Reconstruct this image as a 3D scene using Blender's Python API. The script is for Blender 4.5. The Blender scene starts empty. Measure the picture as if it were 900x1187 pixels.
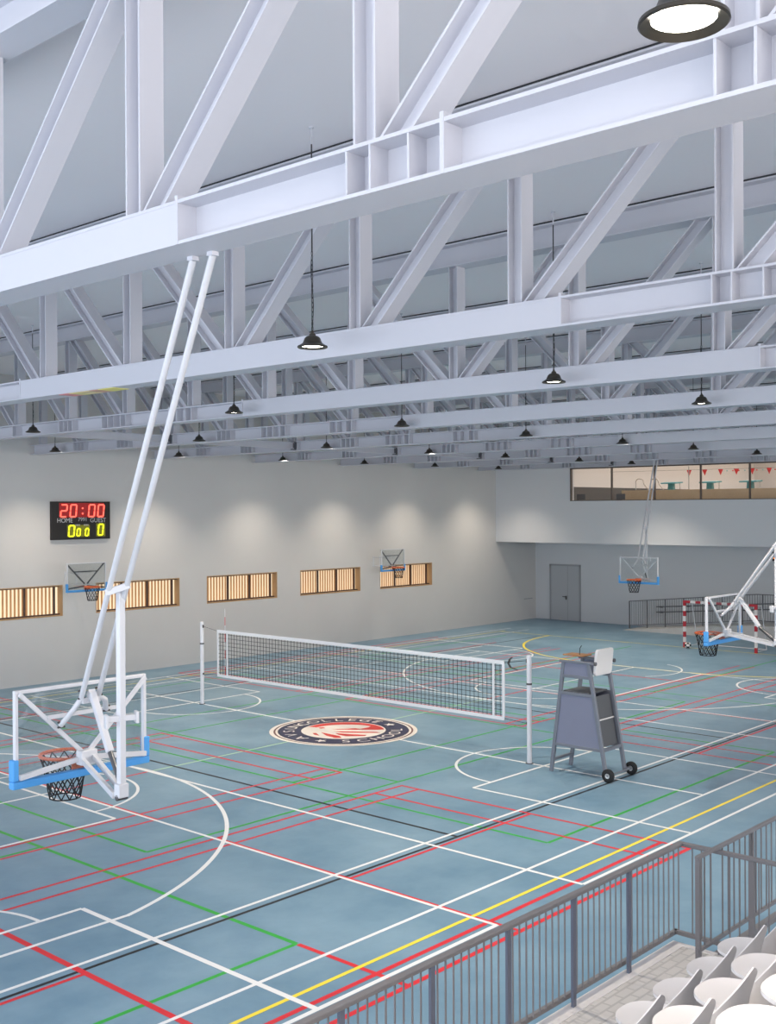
import bpy, math, random
from mathutils import Vector, Matrix
PI = math.pi
C = bpy.context.scene.collection
random.seed(4)

# ---------------------------------------------------------------- materials
def mat(name, col, rough=.5, metal=0.0, spec=.5, emit=None, estr=0.0, bump=None, mottle=None):
    m = bpy.data.materials.new(name); m.use_nodes = True
    nt = m.node_tree; b = nt.nodes['Principled BSDF']
    b.inputs['Base Color'].default_value = (*col, 1)
    b.inputs['Roughness'].default_value = rough
    b.inputs['Metallic'].default_value = metal
    b.inputs['Specular IOR Level'].default_value = spec
    if emit:
        b.inputs['Emission Color'].default_value = (*emit, 1)
        b.inputs['Emission Strength'].default_value = estr
    if mottle:
        scale, c2, amount = mottle
        tc = nt.nodes.new('ShaderNodeTexCoord')
        nz = nt.nodes.new('ShaderNodeTexNoise'); nz.inputs['Scale'].default_value = scale
        nz.inputs['Detail'].default_value = 7; nz.inputs['Roughness'].default_value = .62
        rp = nt.nodes.new('ShaderNodeValToRGB')
        rp.color_ramp.elements[0].position = .35; rp.color_ramp.elements[1].position = .68
        rp.color_ramp.elements[0].color = (*col, 1); rp.color_ramp.elements[1].color = (*c2, 1)
        nt.links.new(tc.outputs['Object'], nz.inputs['Vector'])
        nt.links.new(nz.outputs['Fac'], rp.inputs['Fac'])
        nt.links.new(rp.outputs['Color'], b.inputs['Base Color'])
    if bump:
        scale, strength = bump
        tc = nt.nodes.new('ShaderNodeTexCoord')
        nz = nt.nodes.new('ShaderNodeTexNoise'); nz.inputs['Scale'].default_value = scale
        bp = nt.nodes.new('ShaderNodeBump'); bp.inputs['Strength'].default_value = strength
        nt.links.new(tc.outputs['Object'], nz.inputs['Vector'])
        nt.links.new(nz.outputs['Fac'], bp.inputs['Height'])
        nt.links.new(bp.outputs['Normal'], b.inputs['Normal'])
    return m

def glass(name, tint=(1, 1, 1), refl=.08, rough=.03):
    m = bpy.data.materials.new(name); m.use_nodes = True
    nt = m.node_tree; nt.nodes.clear()
    out = nt.nodes.new('ShaderNodeOutputMaterial'); mx = nt.nodes.new('ShaderNodeMixShader')
    tr = nt.nodes.new('ShaderNodeBsdfTransparent'); gl = nt.nodes.new('ShaderNodeBsdfGlossy')
    tr.inputs['Color'].default_value = (*tint, 1); gl.inputs['Roughness'].default_value = rough
    mx.inputs['Fac'].default_value = refl
    nt.links.new(tr.outputs[0], mx.inputs[1]); nt.links.new(gl.outputs[0], mx.inputs[2])
    nt.links.new(mx.outputs[0], out.inputs['Surface'])
    return m

def emissive(name, col, s):
    m = bpy.data.materials.new(name); m.use_nodes = True
    nt = m.node_tree; nt.nodes.clear()
    out = nt.nodes.new('ShaderNodeOutputMaterial'); e = nt.nodes.new('ShaderNodeEmission')
    e.inputs['Color'].default_value = (*col, 1); e.inputs['Strength'].default_value = s
    nt.links.new(e.outputs[0], out.inputs['Surface'])
    return m

STEEL = mat('steel_paint', (.57, .57, .615), .45, bump=(3, .02))
CEIL = mat('ceiling_panel', (.88, .845, .855), .8, bump=(4, .05))
GAP = mat('shadow_gap_dark', (.03, .03, .035), .8)
WALL = mat('wall_plaster', (.60, .578, .558), .75, mottle=(.35, (.625, .603, .583), 1), bump=(30, .02))
BACKWALL = mat('back_wall_paint', (.66, .66, .675), .7, bump=(30, .02))
FLOOR = mat('sports_floor', (.132, .245, .345), .36, spec=.32, mottle=(.55, (.218, .345, .445), 1))
L_WHITE = mat('line_white', (.80, .81, .82), .45)
L_RED = mat('line_red', (.66, .022, .035), .45)
L_GREEN = mat('line_green', (.03, .38, .05), .45)
L_PALE = mat('line_pale_green', (.40, .62, .42), .45)
L_BLACK = mat('line_black', (.012, .014, .018), .45)
L_YELLOW = mat('line_yellow', (.88, .70, .05), .45)
E_NAVY = mat('emblem_navy', (.022, .026, .075), .45)
E_CREAM = mat('emblem_cream', (.80, .74, .68), .45)
E_RED = mat('emblem_red', (.66, .04, .03), .45)
E_BROWN = mat('emblem_brown', (.16, .07, .06), .5)
LAMPBLK = mat('lamp_black', (.045, .040, .032), .35, metal=.4)
CHAIN = mat('chain_black', (.02, .02, .022), .5)
LENS = emissive('lamp_glow', (1, .93, .80), 22)
WPAINT = mat('white_powder_coat', (.62, .62, .645), .35)
BOARDGL = glass('acrylic_board', (.93, .95, .95), .10)
PAD = mat('blue_pad', (.07, .32, .70), .5)
RIM = mat('orange_rim', (.62, .12, .035), .4)
NETB = mat('black_cord', (.012, .012, .014), .8)
ARMG = mat('arm_dark_grey', (.10, .10, .11), .45)
BOLT = mat('bolt_steel', (.10, .09, .09), .4, metal=.6)
PISTON = mat('piston_grey', (.12, .12, .125), .35, metal=.5)
NETG = mat('net_cord', (.028, .032, .036), .8)
TAPE = mat('net_tape', (.80, .80, .82), .6)
POSTW = mat('net_post_white', (.72, .72, .76), .35)
CHAIRG = mat('chair_grey_frame', (.17, .185, .22), .4)
CHAIRP = mat('chair_grey_panel', (.205, .215, .295), .45)
CHAIRD = mat('chair_inner_panel', (.085, .09, .10), .5)
SEATW = mat('white_plastic', (.78, .75, .74), .45)
TYRE = mat('black_rubber', (.012, .012, .013), .7)
HUBM = mat('hub_metal', (.5, .5, .5), .35, metal=.8)
WOODB = mat('wood_board', (.42, .20, .08), .5)
RAIL = mat('rail_grey', (.20, .19, .195), .45)
RAILP = mat('rail_post_blue_grey', (.135, .15, .20), .45)
CONC = mat('stand_concrete', (.50, .49, .48), .8, mottle=(2.5, (.56, .55, .54), 1))
def tile_material():
    m = mat('platform_tile', (.66, .63, .60), .65); nt = m.node_tree; b = nt.nodes['Principled BSDF']
    tc = nt.nodes.new('ShaderNodeTexCoord'); br = nt.nodes.new('ShaderNodeTexBrick')
    br.inputs['Color1'].default_value = (.68, .65, .62, 1); br.inputs['Color2'].default_value = (.63, .605, .58, 1); br.inputs['Mortar'].default_value = (.52, .50, .48, 1)
    br.inputs['Scale'].default_value = 1.0; br.inputs['Mortar Size'].default_value = .012; br.inputs['Brick Width'].default_value = .2; br.inputs['Row Height'].default_value = .1
    nt.links.new(tc.outputs['Object'], br.inputs['Vector']); nt.links.new(br.outputs['Color'], b.inputs['Base Color'])
    return m
TILE = tile_material()
CHROME = mat('chrome', (.45, .42, .38), .25, metal=.9)
BROWNF = mat('window_frame_brown', (.075, .045, .035), .5)
JAMB = mat('wood_jamb', (.46, .29, .15), .6)
DARKF = mat('dark_mullion', (.10, .08, .07), .5)
GLASS = glass('window_glass', (.97, .97, .96), .035)
POOLW = mat('pool_wall_cream', (.78, .75, .73), .7)
POOLG = mat('pool_dado_grey', (.085, .08, .078), .7)
WOODP = mat('wood_parapet', (.50, .36, .22), .55, mottle=(1.2, (.56, .42, .27), 1))
TEAL = mat('teal_block', (.06, .27, .30), .5)
FLAGR = mat('flag_red', (.62, .03, .03), .6)
FLAGT = mat('flag_teal', (.25, .45, .46), .6)
DOOR = mat('door_grey', (.47, .475, .49), .55)
DOORF = mat('door_frame_grey', (.34, .34, .355), .5)
G_RED = mat('goal_red', (.45, .02, .035), .4)
G_WHITE = mat('goal_white', (.78, .75, .74), .4)
SB_BLACK = mat('scoreboard_black', (.012, .009, .008), .5)
SB_RED = emissive('led_red', (1, .10, .07), 2.6)
SB_REDG = mat('led_panel_red', (.16, .008, .008), .5, emit=(1, .02, .02), estr=.16)
SB_YEL = emissive('led_yellow', (.95, 1, .03), 1.7)
SB_YELG = mat('led_panel_olive', (.05, .05, .005), .5, emit=(.75, .75, .0), estr=.16)
SB_TXT = mat('scoreboard_text', (.62, .60, .60), .5)
SB_ORG = emissive('led_orange', (1, .28, .02), 1.6)
FENCE = mat('fence_dark', (.13, .13, .14), .5)

def slat_material():
    m = bpy.data.materials.new('lit_wood_slat'); m.use_nodes = True
    nt = m.node_tree; b = nt.nodes['Principled BSDF']
    b.inputs['Base Color'].default_value = (.72, .50, .30, 1); b.inputs['Roughness'].default_value = .6
    tl = nt.nodes.new('ShaderNodeBsdfTranslucent'); tl.inputs['Color'].default_value = (.85, .62, .38, 1)
    mx = nt.nodes.new('ShaderNodeMixShader'); mx.inputs['Fac'].default_value = .55
    out = nt.nodes['Material Output']
    nt.links.new(b.outputs[0], mx.inputs[1]); nt.links.new(tl.outputs[0], mx.inputs[2]); nt.links.new(mx.outputs[0], out.inputs['Surface'])
    return m
SLAT = slat_material()
DAYLIT = emissive('daylit_blind', (1, .80, .55), 1.05)

# ---------------------------------------------------------------- mesh builder
class M:
    def __init__(s): s.v = []; s.f = []; s.mi = []; s.cur = 0
    def add(s, vs, fs):
        o = len(s.v); s.v += [tuple(v) for v in vs]
        for f in fs: s.f.append(tuple(i + o for i in f)); s.mi.append(s.cur)
        return s
    def box(s, x0, x1, y0, y1, z0, z1):
        vs = [(x, y, z) for x in (x0, x1) for y in (y0, y1) for z in (z0, z1)]
        return s.add(vs, [(0, 1, 3, 2), (4, 6, 7, 5), (0, 4, 5, 1), (2, 3, 7, 6), (0, 2, 6, 4), (1, 5, 7, 3)])
    def cbox(s, c, sx, sy, sz):
        return s.box(c[0]-sx/2, c[0]+sx/2, c[1]-sy/2, c[1]+sy/2, c[2]-sz/2, c[2]+sz/2)
    def bar(s, p0, p1, w, h, side=None, off=(0, 0)):
        """rectangular bar; w along side, h along the other normal"""
        p0 = Vector(p0); p1 = Vector(p1); d = (p1-p0).normalized()
        if side is None: side = Vector((0, 0, 1)).cross(d) if abs(d.z) < .95 else Vector((1, 0, 0))
        a = Vector(side); a = (a - d*a.dot(d)).normalized(); b = d.cross(a)
        vs = []
        for p in (p0, p1):
            q = p + a*off[0] + b*off[1]
            for i, j in ((-1, -1), (1, -1), (1, 1), (-1, 1)): vs.append(q + a*(i*w/2) + b*(j*h/2))
        return s.add(vs, [(0, 3, 2, 1), (4, 5, 6, 7)] + [(i, (i+1) % 4, 4+(i+1) % 4, 4+i) for i in range(4)])
    def tube(s, pts, r, n=8, closed=False):
        pts = [Vector(p) for p in pts]; k = len(pts); vs = []; fs = []
        prev = None
        for i, p in enumerate(pts):
            if closed: d = pts[(i+1) % k] - pts[i-1]
            else: d = pts[min(i+1, k-1)] - pts[max(i-1, 0)]
            d.normalize()
            if prev is None:
                a = Vector((0, 0, 1)) if abs(d.z) < .9 else Vector((1, 0, 0))
            else: a = prev
            a = (a - d*a.dot(d)).normalized(); prev = a; b = d.cross(a)
            rr = r[i] if isinstance(r, (list, tuple)) else r
            for j in range(n):
                t = 2*PI*j/n; vs.append(p + a*(rr*math.cos(t)) + b*(rr*math.sin(t)))
        m = k if closed else k-1
        for i in range(m):
            for j in range(n):
                fs.append((i*n+j, i*n+(j+1) % n, ((i+1) % k)*n+(j+1) % n, ((i+1) % k)*n+j))
        if not closed: fs += [tuple(range(n-1, -1, -1)), tuple((k-1)*n+j for j in range(n))]
        return s.add(vs, fs)
    def lathe(s, prof, n=32, c=(0, 0, 0), axis='z'):
        vs = []; fs = []
        for r, h in prof:
            for j in range(n):
                t = 2*PI*j/n; x, y = r*math.cos(t), r*math.sin(t)
                p = {'z': (x, y, h), 'x': (h, x, y), 'y': (y, h, x)}[axis]
                vs.append((p[0]+c[0], p[1]+c[1], p[2]+c[2]))
        for i in range(len(prof)-1):
            for j in range(n): fs.append((i*n+j, i*n+(j+1) % n, (i+1)*n+(j+1) % n, (i+1)*n+j))
        return s.add(vs, fs)
    def prism(s, poly, z0, z1, axis='z'):
        k = len(poly)
        tr = {'z': lambda a, b, h: (a, b, h), 'x': lambda a, b, h: (h, a, b), 'y': lambda a, b, h: (a, h, b)}[axis]
        vs = [tr(a, b, z0) for a, b in poly] + [tr(a, b, z1) for a, b in poly]
        return s.add(vs, [tuple(range(k-1, -1, -1)), tuple(range(k, 2*k))] + [(i, (i+1) % k, k+(i+1) % k, k+i) for i in range(k)])
    def poly(s, pts):
        return s.add(pts, [tuple(range(len(pts)))])
    def build(s, name, mats, parent=None, smooth=False, bevel=0, loc=None):
        me = bpy.data.meshes.new(name); me.from_pydata(s.v, [], s.f)
        if not isinstance(mats, (list, tuple)): mats = [mats]
        for m in mats: me.materials.append(m)
        if len(mats) > 1: me.polygons.foreach_set('material_index', s.mi)
        import bmesh
        bm = bmesh.new(); bm.from_mesh(me); bmesh.ops.recalc_face_normals(bm, faces=bm.faces); bm.to_mesh(me); bm.free()
        me.update()
        o = bpy.data.objects.new(name, me); C.objects.link(o)
        if parent: o.parent = parent
        if loc: o.location = loc
        if smooth:
            me.polygons.foreach_set('use_smooth', [True]*len(me.polygons))
            me.set_sharp_from_angle(angle=math.radians(40))
        if bevel:
            b = o.modifiers.new('bevel', 'BEVEL'); b.width = bevel; b.segments = 2; b.limit_method = 'ANGLE'
        return o

def empty(name, loc, label, cat, group=None, rz=0):
    o = bpy.data.objects.new(name, None); C.objects.link(o); o.location = loc; o.rotation_euler = (0, 0, rz)
    o.empty_display_size = .1
    return tag(o, label, cat, group)
def tag(o, label, cat, group=None):
    o['label'] = label; o['category'] = cat
    if group: o['group'] = group
    return o
def struct(o, label=None):
    o['kind'] = 'structure'
    if label: o['label'] = label
    return o
def share(o, name, parent, loc=(0, 0, 0), rot=None):
    c = o.copy(); c.name = name; C.objects.link(c); c.parent = parent; c.location = loc
    if rot: c.rotation_euler = rot
    return c
def copy_tree(o, parent=None):
    c = o.copy(); C.objects.link(c); c.parent = parent
    for ch in list(o.children): copy_tree(ch, c)
    return c
def text_mesh(body, size, extrude=0.0):
    cu = bpy.data.curves.new('t', 'FONT'); cu.body = body; cu.size = size; cu.extrude = extrude
    cu.align_x = 'CENTER'; cu.align_y = 'CENTER'
    ob = bpy.data.objects.new('t', cu); C.objects.link(ob)
    dg = bpy.context.evaluated_depsgraph_get(); me = bpy.data.meshes.new_from_object(ob.evaluated_get(dg))
    vs = [v.co.copy() for v in me.vertices]; fs = [tuple(p.vertices) for p in me.polygons]
    C.objects.unlink(ob); bpy.data.objects.remove(ob); bpy.data.curves.remove(cu); bpy.data.meshes.remove(me)
    return vs, fs
ORD = ['first', 'second', 'third', 'fourth', 'fifth', 'sixth', 'seventh', 'eighth', 'ninth']

# ---------------------------------------------------------------- dimensions
YW = 31.17; YR = -9.5; XB = 45.2; XF = -8.0; ZC = 9.53; XM = 41.95; ZM = 3.83

# ---------------------------------------------------------------- room shell
floor = M().box(XF-.3, XB+.3, YR-.3, YW+.6, -.2, 0).build('floor', FLOOR); struct(floor, 'blue grey sports hall floor with many coloured court lines')
struct(M().box(XF-.3, XB+.3, YR-.3, YW+.6, ZC, ZC+.2).build('ceiling', CEIL), 'pale grey flat ceiling above the white roof trusses')

# left wall with five window openings
wins = [(15.72, 19.07), (20.28, 23.63), (24.82, 28.17), (29.36, 32.72), (33.90, 37.27)]
ZW0, ZW1 = 2.06, 3.04
wl = M()
wl.box(XF-.3, XB+.3, YW, YW+.5, 0, ZW0); wl.box(XF-.3, XB+.3, YW, YW+.5, ZW1, ZC)
xs = [XF-.3] + [v for w in wins for v in w] + [XB+.3]
for i in range(0, len(xs), 2): wl.box(xs[i], xs[i+1], YW, YW+.5, ZW0, ZW1)
struct(wl.build('wall_left', WALL), 'long pale grey wall with a row of low wide windows')
# back wall, mezzanine bulkhead with the window to the pool
bw = M().box(XB, XB+.3, YR-.3, YW, 0, ZM+.05)
struct(bw.build('wall_back', BACKWALL), 'grey back wall recessed under the upper storey')
YP0, YP1, ZP0, ZP1 = 12.6, 27.07, 5.70, 7.16
mz = M()
mz.box(XM, XM+.3, YR-.3, YW, ZM, ZP0); mz.box(XM, XM+.3, YR-.3, YW, ZP1, ZC)
mz.box(XM, XM+.3, YP1, YW, ZP0, ZP1); mz.box(XM, XM+.3, YR-.3, YP0, ZP0, ZP1)
mz.box(XM+.3, XB+.3, YR-.3, YW, ZM, ZM+.3)
struct(mz.build('wall_upper', BACKWALL), 'grey upper storey wall overhanging the back of the hall')
wr_ = M(); wr_.box(XF-.3, XB+.3, YR-.3, YR, 0, 5.0); wr_.box(XF-.3, XB+.3, YR-.3, YR, 8.0, ZC)  # unseen wall, window strip added to brighten ceiling and truss sides
for k in range(11): wr_.box(XF-.3+k*5.28, XF-.3+k*5.28+.8, YR-.3, YR, 5.0, 8.0)
struct(wr_.build('wall_right', WALL))
# unseen wall behind the camera, openings added to let cool light in: piers, sill, head
wf = M()
wf.box(XF-.3, XF, YR, YW, 0, .5); wf.box(XF-.3, XF, YR, YW, 6.0, ZC)
for k in range(6):
    y = YR + k*(YW-YR-.8)/5; wf.box(XF-.3, XF, y, y+.8, .5, 6.0)
struct(wf.build('wall_front', WALL))

# windows of the left wall
for i, (x0, x1) in enumerate(wins):
    j = M()
    t = .03
    j.box(x0, x1, YW-.004, YW+.46, ZW0-.001, ZW0+t); j.box(x0, x1, YW-.004, YW+.46, ZW1-t, ZW1+.001)
    j.box(x0-.001, x0+t, YW-.004, YW+.46, ZW0+t, ZW1-t); j.box(x1-t, x1+.001, YW-.004, YW+.46, ZW0+t, ZW1-t)
    w = j.build('window_%d' % (i+1), JAMB)
    struct(w, 'low wide window lined in wood, ' + ['below the scoreboard, cut by the left edge', 'right of the scoreboard, behind the hoist arms', 'left of the far end of the net', 'fourth along the wall, over the net top', 'farthest along the left wall, beside a wall hoop'][i])
    f = M(); yf = YW+.13
    f.box(x0+.03, x1-.03, yf, yf+.06, ZW0+.03, ZW0+.075); f.box(x0+.03, x1-.03, yf, yf+.06, ZW1-.065, ZW1-.03)
    for k in range(4):
        xc = x0+.055 + k*(x1-x0-.11-.16)/3
        f.box(xc-.025, xc+.025, yf-.005, yf+.065, ZW0+.03, ZW1-.03)
    f.build('window_frame', BROWNF, w)
    sl = M(); n = 24
    for k in range(n):
        xc = x0+.10 + k*(x1-x0-.30)/(n-1); sl.box(xc-.022, xc+.022, yf+.075, yf+.115, ZW0+.03, ZW1-.03)
    sl.build('wood_slats', SLAT, w)
    M().box(x0+.03, x1-.03, yf+.135, yf+.145, ZW0+.03, ZW1-.03).build('pane', DAYLIT, w)

# pool hall behind the upper window
ZPF = 5.30
struct(M().box(XM+.3, 70, 8, 31.0, ZPF-.15, ZPF).build('floor_pool', POOLG))
pw = M(); pw.cur = 0; pw.box(XM+.3, 70, 31.0, 31.2, 6.47, 9.3); pw.box(70, 70.2, 8, 31.2, ZPF, 9.3); pw.box(XM+.3, 70, 7.8, 8, ZPF, 9.3)
pw.cur = 1; pw.box(XM+.3, 70, 30.97, 31.2, ZPF, 6.47)
struct(pw.build('wall_pool', [POOLW, POOLG]), 'cream pool hall wall with grey lower band seen through the upper window')
struct(M().box(XM+.3, 70.2, 7.8, 31.2, 9.3, 9.45).build('ceiling_pool', POOLW))
pwin = M(); t = .05
pwin.box(XM-.01, XM+.12, YP0, YP1, ZP1-t, ZP1); pwin.box(XM-.01, XM+.12, YP0, YP1, ZP0, ZP0+.03)
pwin.box(XM-.01, XM+.12, YP1-t, YP1, ZP0, ZP1); pwin.box(XM-.01, XM+.12, YP0, YP0+t, ZP0, ZP1)
for y in (24.98, 22.93, 20.85, 18.77, 16.7, 14.65): pwin.box(XM+.0, XM+.10, y-.026, y+.026, ZP0, ZP1)
o = struct(pwin.build('window_6', DARKF), 'long interior window of the upper storey looking into the pool')
M().box(XM+.05, XM+.06, YP0+t, YP1-t, ZP0+.03, ZP1-t).build('pane', GLASS, o)

# wood parapet of the pool and what stands on it
tag(M().box(46.0, 46.25, 8.02, 26.84, ZPF, 6.20).build('pool_parapet', WOODP), 'long pale wood pool surround wall behind the upper window', 'parapet')
tops = M().box(46.25, 69.9, 8.02, 26.6, ZPF, 6.12)
struct(tops.build('floor_pool_deck', WOODP))
for i, y in enumerate((24.66, 22.75, 20.86, 19.0)):
    e = empty('starting_block', (46.75, y, 6.12), 'teal starting block on the pool surround, ' + ['beside the steel handrails', 'second from the steel handrails', 'third from the steel handrails', 'at the right edge of the picture'][i], 'starting block', 'starting blocks along the pool')
    M().prism([(-.30, .36), (.32, .40), (.32, .46), (-.30, .42)], -.40, .40, 'y').build('platform', TEAL, e)
    M().prism([(-.15, 0), (.12, 0), (.06, .38), (-.10, .38)], -.13, .13, 'y').build('pedestal', TEAL, e)
    M().tube([(.12, -.36, 0), (.12, -.36, .40)], .014).build('grab_post', CHROME, e)
for i, (y, hxx) in enumerate(((26.2, 46.55), (25.75, 47.15))):
    pts = [(0, .16, -.0)]
    for k in range(13):
        a = PI - PI*k/12; pts.append((0, .20*math.cos(a)*-1*-1, .48+.16*math.sin(a)))
    pts = [(0, .20, 0), (0, .20, .48)] + [(0, .20*math.cos(PI*k/10), .48+.15*math.sin(PI*k/10)) for k in range(1, 10)] + [(0, -.24, .36), (0, -.46, .10), (0, -.47, 0)]
    tag(M().tube(pts, .022, 8).build('pool_handrail', CHROME, loc=(hxx, y, 6.12), smooth=True), 'curved steel pool handrail, ' + ['left one of the pair', 'right one of the pair'][i] + ' behind the upper window', 'handrail', 'pool handrails')
# pennant line
e = empty('flag_line', (46.9, 20, 7.10), 'line of red pennants hanging across the pool window', 'pennants')
M().tube([(0, 8, .02), (0, 3, .005), (0, -2, .0), (0, -7, .02)], .006, 5).build('cord', CHAIN, e)
fy = [23.4, 22.65, 21.9, 21.17, 20.45, 19.7, 18.95, 18.2]
for k, y in enumerate(fy):
    q = y*46.9/46-20
    M().prism([(-.12, 0), (.12, 0), (0, -.27)], -.006, .006, 'x').build('pennant', FLAGR, e, loc=(0, q, 0))
for k in range(14):
    q = (21.6-k*.27)*46.9/46-20
    M().lathe([(0, -.03), (.035, -.02), (.04, 0), (.035, .02), (0, .03)], 8).build('float_bead', FLAGR if k % 3 else FLAGT, e, loc=(0, q, -.08))
pp = empty('line_post', (46.85, 23.85, 6.12), 'thin grey post carrying the pennant line, between two starting blocks', 'post')
M().tube([(0, 0, 0), (0, 0, 1.15)], .02).build('pole', CHROME, pp); M().lathe([(0, 0), (.08, 0), (.08, .02), (.02, .03)], 12).build('foot_plate', CHROME, pp)
rk = empty('equipment_rack', (44.4, 29.3, ZPF), 'dark open metal rack at the left end of the pool window', 'rack')
m = M()
for x, y in ((-.25, -.3), (.25, -.3), (-.25, .3), (.25, .3)): m.cbox((x, y, .75), .04, .04, 1.5)
m.build('frame', ARMG, rk); m = M()
for z in (.3, .75, 1.2, 1.47): m.cbox((0, 0, z), .5, .6, .03)
m.build('shelf', ARMG, rk); M().bar((-.25, .28, 1.25), (-.25, -.28, 1.48), .03, .03).build('brace', ARMG, rk)
for i, (x, y) in enumerate(((43.5, 27.6), (43.6, 25.6))):
    e = empty('pool_chair', (x, y, ZPF), 'dark chair on the pool deck behind glass, ' + ['in the left pane', 'at the foot of the first mullion'][i], 'chair', 'pool deck chairs')
    M().box(-.22, .22, -.22, .22, .40, .44).build('seat', ARMG, e); M().box(.18, .22, -.22, .22, .46, .72).build('backrest', ARMG, e)
    for a in (-.19, .19):
        for b in (-.19, .19): M().cbox((a, b, .2), .03, .03, .4).build('leg', CHROME, e)

# double door in the back wall
dy0, dy1, dz = 28.62, 30.30, 2.66
dr = struct(M().box(XB-.03, XB-.005, dy0+.05, dy1-.05, .005, dz-.05).build('door_1', DOOR), 'grey flush double door in the back wall near the left corner')
m = M(); m.box(XB-.05, XB-.002, dy0-.03, dy0+.05, 0, dz); m.box(XB-.05, XB-.002, dy1-.05, dy1+.03, 0, dz); m.box(XB-.05, XB-.002, dy0-.03, dy1+.03, dz-.05, dz+.03)
m.build('door_frame', DOORF, dr)
M().box(XB-.034, XB-.0305, 29.30, 29.325, .01, dz-.06).build('leaf_joint', DOORF, dr)
m = M(); m.box(XB-.06, XB-.03, 29.36, 29.42, 1.0, 1.18); m.tube([(XB-.05, 29.39, 1.14), (XB-.10, 29.39, 1.14), (XB-.10, 29.56, 1.14)], .018)
m.build('door_handle', BOLT, dr)
struct(M().box(44.2, 44.9, YW-.012, YW, .98, 1.02).build('trim_1', DOORF), 'thin dark wall rail in the back left corner')

# ---------------------------------------------------------------- floor markings
XC, YC = 19.33, 19.0
class Lines:
    def __init__(s, z): s.m = M(); s.z = z
    def quad(s, x0, x1, y0, y1, d=0): s.m.poly([(x0, y0, s.z+d), (x1, y0, s.z+d), (x1, y1, s.z+d), (x0, y1, s.z+d)])
    def A(s, y, x0, x1, w=.055, my=True, mx=True):
        w *= 1.22
        for yy in ((y, 2*YC-y) if my and abs(y-YC) > .01 else (y,)):
            s.quad(x0, x1, yy-w/2, yy+w/2)
            if mx: s.quad(2*XC-x1, 2*XC-x0, yy-w/2, yy+w/2)
    def B(s, x, y0, y1, w=.055, my=True, mx=True):
        w *= 1.22
        for xx in ((x, 2*XC-x) if mx and abs(x-XC) > .01 else (x,)):
            s.quad(xx-w/2, xx+w/2, y0, y1, .00010)
            if my: s.quad(xx-w/2, xx+w/2, 2*YC-y1, 2*YC-y0, .00010)
    def arc(s, cx, cy, r, a0, a1, w=.055, n=48, mx=True, my=False):
        for fx in ((1, -1) if mx else (1,)):
            for fy in ((1, -1) if my else (1,)):
                pts = []
                for rr in (r-w/2, r+w/2):
                    for k in range(n+1):
                        a = math.radians(a0+(a1-a0)*k/n); x = cx+rr*math.cos(a); y = cy+rr*math.sin(a)
                        if fx < 0: x = 2*XC-x
                        if fy < 0: y = 2*YC-y
                        pts.append((x, y, s.z+.0002))
                s.m.add(pts, [(k, k+1, n+2+k, n+1+k) for k in range(n)])
    def build(s, name, m): return s.m.build(name, m, floor)
g = Lines(.0010)
g.A(10.08, .4, 9.4); g.A(10.08, 14.92, XC); g.B(9.4, 10.08, YC, .06); g.B(14.92, 10.08, YC); g.A(14.55, 10.36, XC); g.B(10.36, 14.55, YC)
g.B(16.33, 14.55, YC); g.A(16.1, 14.92, XC); g.A(16.05, .4, 9.4)
g.build('green_lines', L_GREEN)
g = Lines(.0013); g.A(19.0, 13.7, XC-1.5, .05); g.build('pale_green_lines', L_PALE)
g = Lines(.0016); g.A(11.38, 0, XC, .048); g.B(14.23, 11.38, YC)
pts = [(32.7, 23.6), (32.2, 23.34), (31.36, 22.79), (30.6, 22.15), (30.25, 21.6)]
g.build('black_lines', L_BLACK)
g = Lines(.0019)
for y in (8.24, 8.73, 13.87, 14.3, 15.95, 16.46): g.A(y, 2.7, 16.18, .05 if y > 9 else .062)
g.A(11.27, 2.7, 7.2, .05); g.A(11.27, 11.55, 16.18, .05); g.A(19.0, 11.55, 13.7, .05)
for x in (16.15, 15.38): g.B(x, 8.24, 14.3, .05); g.B(x, 15.95, YC, .05)
g.B(7.17, 8.24, 14.3, .07); g.B(7.17, 15.95, YC, .07); g.B(11.575, 8.24, 14.3, .05); g.B(11.575, 15.95, YC, .05); g.B(9.40, 8.24, 10.05, .06)
g.build('red_lines', L_RED)
g = Lines(.0022); g.A(9.01, -1, XC, .05)
g.arc(39.33, 20.43, 6.0, 90, 180, mx=False, w=.09); g.arc(39.33, 17.57, 6.0, 180, 270, mx=False, w=.09); g.B(33.33, 17.57, 20.43, mx=False, my=False, w=.09)
g.B(39.33, 9.01, 28.99, mx=False, my=False)
g.build('yellow_lines', L_YELLOW)
g = Lines(.0025)
g.A(11.55, 4, XC, .05); g.A(9.57, -2, XC, .048); g.A(8.59, -2, 11.55, .055); g.A(8.59, 13.6, XC, .05)
g.A(13.15, 3.55, 8.31); g.A(13.15, 16.93, XC); g.A(12.47, 5.33, 8.62); g.A(16.55, 5.33, 11.13); g.A(19.0, 5.33, 11.4, .05)
g.B(8.31, 8.59, 13.15, .065); g.B(3.55, 8.59, 13.15, .065); g.B(16.93, 8.59, 13.15)
g.B(11.53, 8.59, YC, .05); g.B(13.6, 8.59, YC); g.B(11.13, 16.55, YC); g.B(XC, 9.57, YC); g.B(5.33, 11.55, YC)
g.arc(6.92, YC, 6.74, -76, 76, .07, 80); g.arc(11.13, YC, 1.8, -90, 90, .06)
g.arc(5.93, 13.15, 1.75, 0, 180, .06, my=True); g.arc(XC, 13.15, 1.83, 0, 180, .06, mx=False, my=True)
g.arc(32.9, 19.1, 1.85, -130, -20, .06, mx=False)
g.build('white_lines', L_WHITE)
g = Lines(.0030); ring = []
n = len(pts); w = .08
vs = []
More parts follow.
